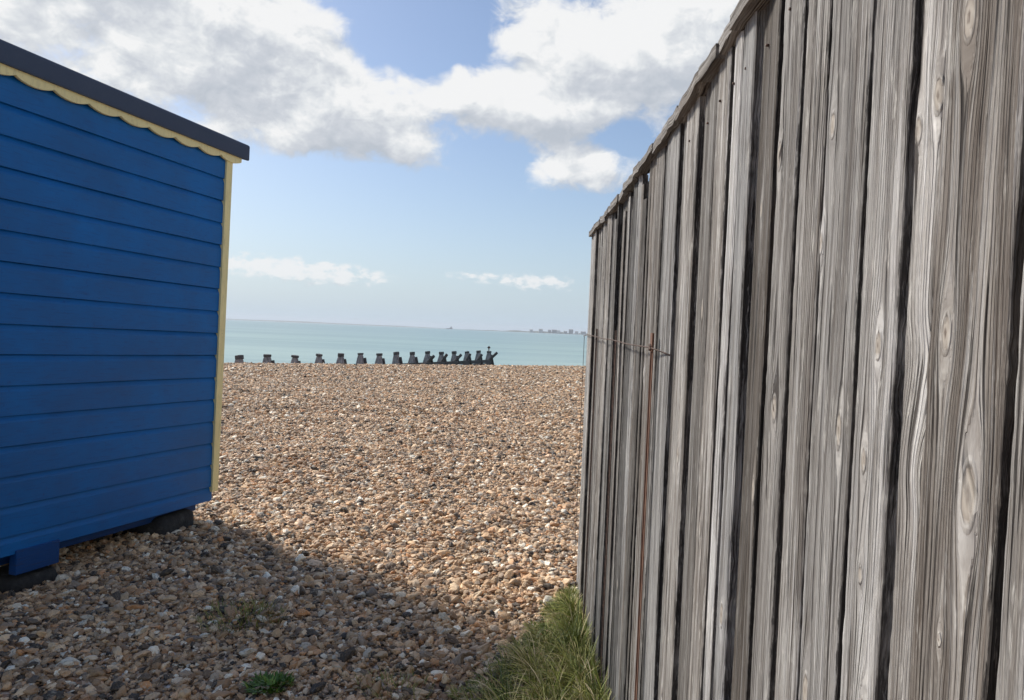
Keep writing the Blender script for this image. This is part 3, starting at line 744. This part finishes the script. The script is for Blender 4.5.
gt.interface.new_socket('Geometry', in_out='INPUT', socket_type='NodeSocketGeometry'); gt.interface.new_socket('Geometry', in_out='OUTPUT', socket_type='NodeSocketGeometry')
Q = NT(gt); gin = Q.n('NodeGroupInput'); gout = Q.n('NodeGroupOutput'); g2i = Q.n('GeometryNodeGeometryToInstance')
for k in range(6):
    ico = Q.n('GeometryNodeMeshIcoSphere'); ico.inputs['Radius'].default_value = 1; ico.inputs['Subdivisions'].default_value = 3 if k % 2 == 0 else 2
    pos = Q.n('GeometryNodeInputPosition').outputs[0]
    nz = Q.noise(Q.v('ADD', pos, (k * 7.3, k * 3.1, 1.7)), .85, 2, .5)[1]
    off = Q.v('SCALE', Q.v('SUBTRACT', nz, (.5, .5, .5)), scale=1.45)
    nz2 = Q.n('ShaderNodeTexVoronoi'); Q.put(nz2.inputs['Vector'], Q.v('ADD', pos, (k * 5.0, 2.0, k * 1.0))); nz2.inputs['Scale'].default_value = 1.1
    off2 = Q.v('SCALE', pos, scale=Q.m('MULTIPLY', Q.m('SUBTRACT', nz2.outputs['Distance'], .45), -.6))
    sp = Q.n('GeometryNodeSetPosition'); gt.links.new(ico.outputs['Mesh'], sp.inputs['Geometry']); Q.put(sp.inputs['Offset'], Q.v('ADD', off, off2))
    sm = Q.n('GeometryNodeSetMaterial'); gt.links.new(sp.outputs[0], sm.inputs['Geometry']); sm.inputs['Material'].default_value = M_PEB
    ss = Q.n('GeometryNodeSetShadeSmooth'); gt.links.new(sm.outputs[0], ss.inputs[0])
    ss.inputs['Shade Smooth'].default_value = k % 2 == 0
    gt.links.new(ss.outputs[0], g2i.inputs[0])
iop = Q.n('GeometryNodeInstanceOnPoints')
def nattr(nm):
    nd = Q.n('GeometryNodeInputNamedAttribute', data_type='FLOAT_VECTOR'); nd.inputs['Name'].default_value = nm
    return [o_ for o_ in nd.outputs if o_.enabled and o_.name == 'Attribute'][0]
gt.links.new(gin.outputs[0], iop.inputs['Points']); gt.links.new(g2i.outputs[0], iop.inputs['Instance']); iop.inputs['Pick Instance'].default_value = True
ri = Q.n('FunctionNodeRandomValue', data_type='INT')
for i_ in ri.inputs:
    if i_.enabled and i_.name == 'Min': i_.default_value = 0
    if i_.enabled and i_.name == 'Max': i_.default_value = 5
gt.links.new([o_ for o_ in ri.outputs if o_.enabled][0], iop.inputs['Instance Index'])
e2r = Q.n('FunctionNodeEulerToRotation'); gt.links.new(nattr('protz'), e2r.inputs[0]); gt.links.new(e2r.outputs[0], iop.inputs['Rotation'])
gt.links.new(nattr('pscl'), iop.inputs['Scale']); gt.links.new(iop.outputs[0], gout.inputs[0])
md = peb.modifiers.new('scatter', 'NODES'); md.node_group = gt

# ------------------------------------------------------------------ GRASS and WEEDS
m, N, p = new_mat('grass_blade'); M_GRASS = m
at = N.n('ShaderNodeAttribute', attribute_name='bcol'); a1, a2, a3 = N.sep(at.outputs['Vector'])
c = N.ramp(a1, [(0, (.06, .095, .012)), (.35, (.19, .23, .03)), (.62, (.34, .33, .07)), (.82, (.46, .38, .16)), (1, (.66, .54, .32))])
c = N.v('SCALE', c, scale=N.m('MULTIPLY_ADD', a2, .5, .75))
N.put(p.inputs['Base Color'], c); p.inputs['Roughness'].default_value = .55
p.inputs['Subsurface Weight'].default_value = 0
m, N, p = new_mat('weed_leaf'); M_WEED = m
at = N.n('ShaderNodeAttribute', attribute_name='bcol'); a1, a2, a3 = N.sep(at.outputs['Vector'])
c = N.ramp(a1, [(0, (.04, .09, .012)), (.7, (.11, .22, .025)), (1, (.24, .36, .06))]); N.put(p.inputs['Base Color'], c); p.inputs['Roughness'].default_value = .5

def blades(name, roots, hts, wd, mat, bend=1.0, dirs=None, seg=5, colr=None):
    n = len(roots); r = np.random.default_rng(5 + n)
    az_ = r.uniform(0, 2 * np.pi, n) if dirs is None else dirs
    curl = r.uniform(.35, 1.5, n) * bend
    t = np.linspace(0, 1, seg + 1)
    V_ = np.zeros((n, (seg + 1) * 2, 3))
    dx_, dy_ = np.cos(az_), np.sin(az_)
    for i, tt in enumerate(t):
        ang = curl * tt
        hor = hts * (1 - np.cos(ang)) / np.maximum(curl, .01) + hts * .12 * tt; ver = hts * np.sin(ang) / np.maximum(curl, .01)
        wv = wd * (1 - tt ** 1.6) + .0002
        cx, cy, cz = roots[:, 0] + dx_ * hor, roots[:, 1] + dy_ * hor, roots[:, 2] + ver
        cz = np.maximum(cz, roots[:, 2] + .012)
        V_[:, 2 * i] = np.stack([cx - dy_ * wv, cy + dx_ * wv, cz], 1); V_[:, 2 * i + 1] = np.stack([cx + dy_ * wv, cy - dx_ * wv, cz + wv * .6], 1)
    k2 = (seg + 1) * 2; base = (np.arange(n) * k2)[:, None, None]
    q = np.array([[2 * i, 2 * i + 1, 2 * i + 3, 2 * i + 2] for i in range(seg)])[None]
    F_ = (base + q).reshape(-1, 4)
    me = bpy.data.meshes.new(name); me.from_pydata(V_.reshape(-1, 3).tolist(), [], F_.tolist()); me.update()
    cc = np.repeat(colr if colr is not None else r.uniform(0, 1, (n, 3)), k2, axis=0)
    a_ = me.attributes.new('bcol', 'FLOAT_VECTOR', 'POINT'); a_.data.foreach_set('vector', cc.astype(np.float32).ravel())
    me.materials.append(mat); me.shade_smooth()
    o = bpy.data.objects.new(name, me); col.objects.link(o); return o
r = np.random.default_rng(21)
def grass_field():
    R_, H_, C_, A_ = [], [], [], []
    for k in range(330):
        y0 = r.uniform(2.2, 4.2)
        lf = float(np.interp(y0, [2.2, 2.7, 3.0, 3.3, 3.6, 3.9, 4.05, 4.25], [-.24, -.26, -.20, -.03, .10, .21, .29, .41]))
        x0 = lf + (.43 - lf) * r.random() ** .85
        dist = x0 - lf; n = int(r.uniform(22, 60)); rad_ = r.uniform(.012, .04)
        hh = (.04 + .125 * min(1, dist / .28)) * r.uniform(.45, 1.35)
        a_ = r.uniform(0, 2 * np.pi, n); q = rad_ * np.sqrt(r.random(n))
        x = np.minimum(x0 + np.cos(a_) * q, .428); y_ = y0 + np.sin(a_) * q
        lean_ = r.uniform(0, 2 * np.pi) if r.random() < .5 else math.pi
        ang = np.arctan2(np.sin(a_) + .9 * math.sin(lean_), np.cos(a_) + .9 * math.cos(lean_)) + r.normal(0, .45, n)
        c_ = r.uniform(0, 1, (n, 3)); tone_ = r.choice([.08, .3, .5, .62, .8], p=[.2, .3, .25, .15, .1])
        c_[:, 0] = np.clip(tone_ + r.normal(0, .13, n), 0, 1)
        dry = r.random(n) < .12; c_[dry, 0] = r.uniform(.8, 1, dry.sum())
        R_.append(np.stack([x, y_, ground_z(x, y_) + .004], 1)); H_.append(hh * r.uniform(.5, 1.3, n)); C_.append(c_); A_.append(ang)
    global GRASS_DIR
    GRASS_DIR = np.concatenate(A_)
    return np.concatenate(R_), np.clip(np.concatenate(H_), .02, .3), np.concatenate(C_)
R_, H_, C_ = grass_field(); print('grass', len(R_))
dirs = GRASS_DIR
o = blades('grass', R_, H_, r.uniform(.0013, .0034, len(R_)), M_GRASS, 1.7, dirs, 6, C_); tag(o, 'long tangled olive green grass growing against the foot of the fence', 'grass', None, 'stuff')
def weed(cx, cy, rad_, n, h, mat, name, label, cat, wd, colmax=1.0):
    a_ = r.uniform(0, 2 * np.pi, n); q = rad_ * np.sqrt(r.random(n)); x = cx + np.cos(a_) * q * 1.3; y_ = cy + np.sin(a_) * q
    c_ = r.uniform(0, colmax, (n, 3))
    o = blades(name, np.stack([x, y_, ground_z(x, y_) + .012], 1), h * r.uniform(.5, 1.3, n), wd, mat, 1.3, a_ + r.normal(0, .7, n), 4, c_)
    tag(o, label, cat); return o
weed(-.93, 2.98, .07, 260, .04, M_WEED, 'weed', 'small bright green leafy weed among pebbles at the bottom edge', 'weed', .0075)
weed(-1.27, 3.62, .17, 330, .06, M_GRASS, 'grass_tuft', 'sparse thin olive grass tuft among shaded pebbles, in front of the hut corner', 'grass tuft', .0020, .8)
weed(-.42, 3.0, .12, 130, .06, M_GRASS, 'grass_tuft', 'small grass tuft in the pebbles just left of the long grass', 'grass tuft', .0016, .9)
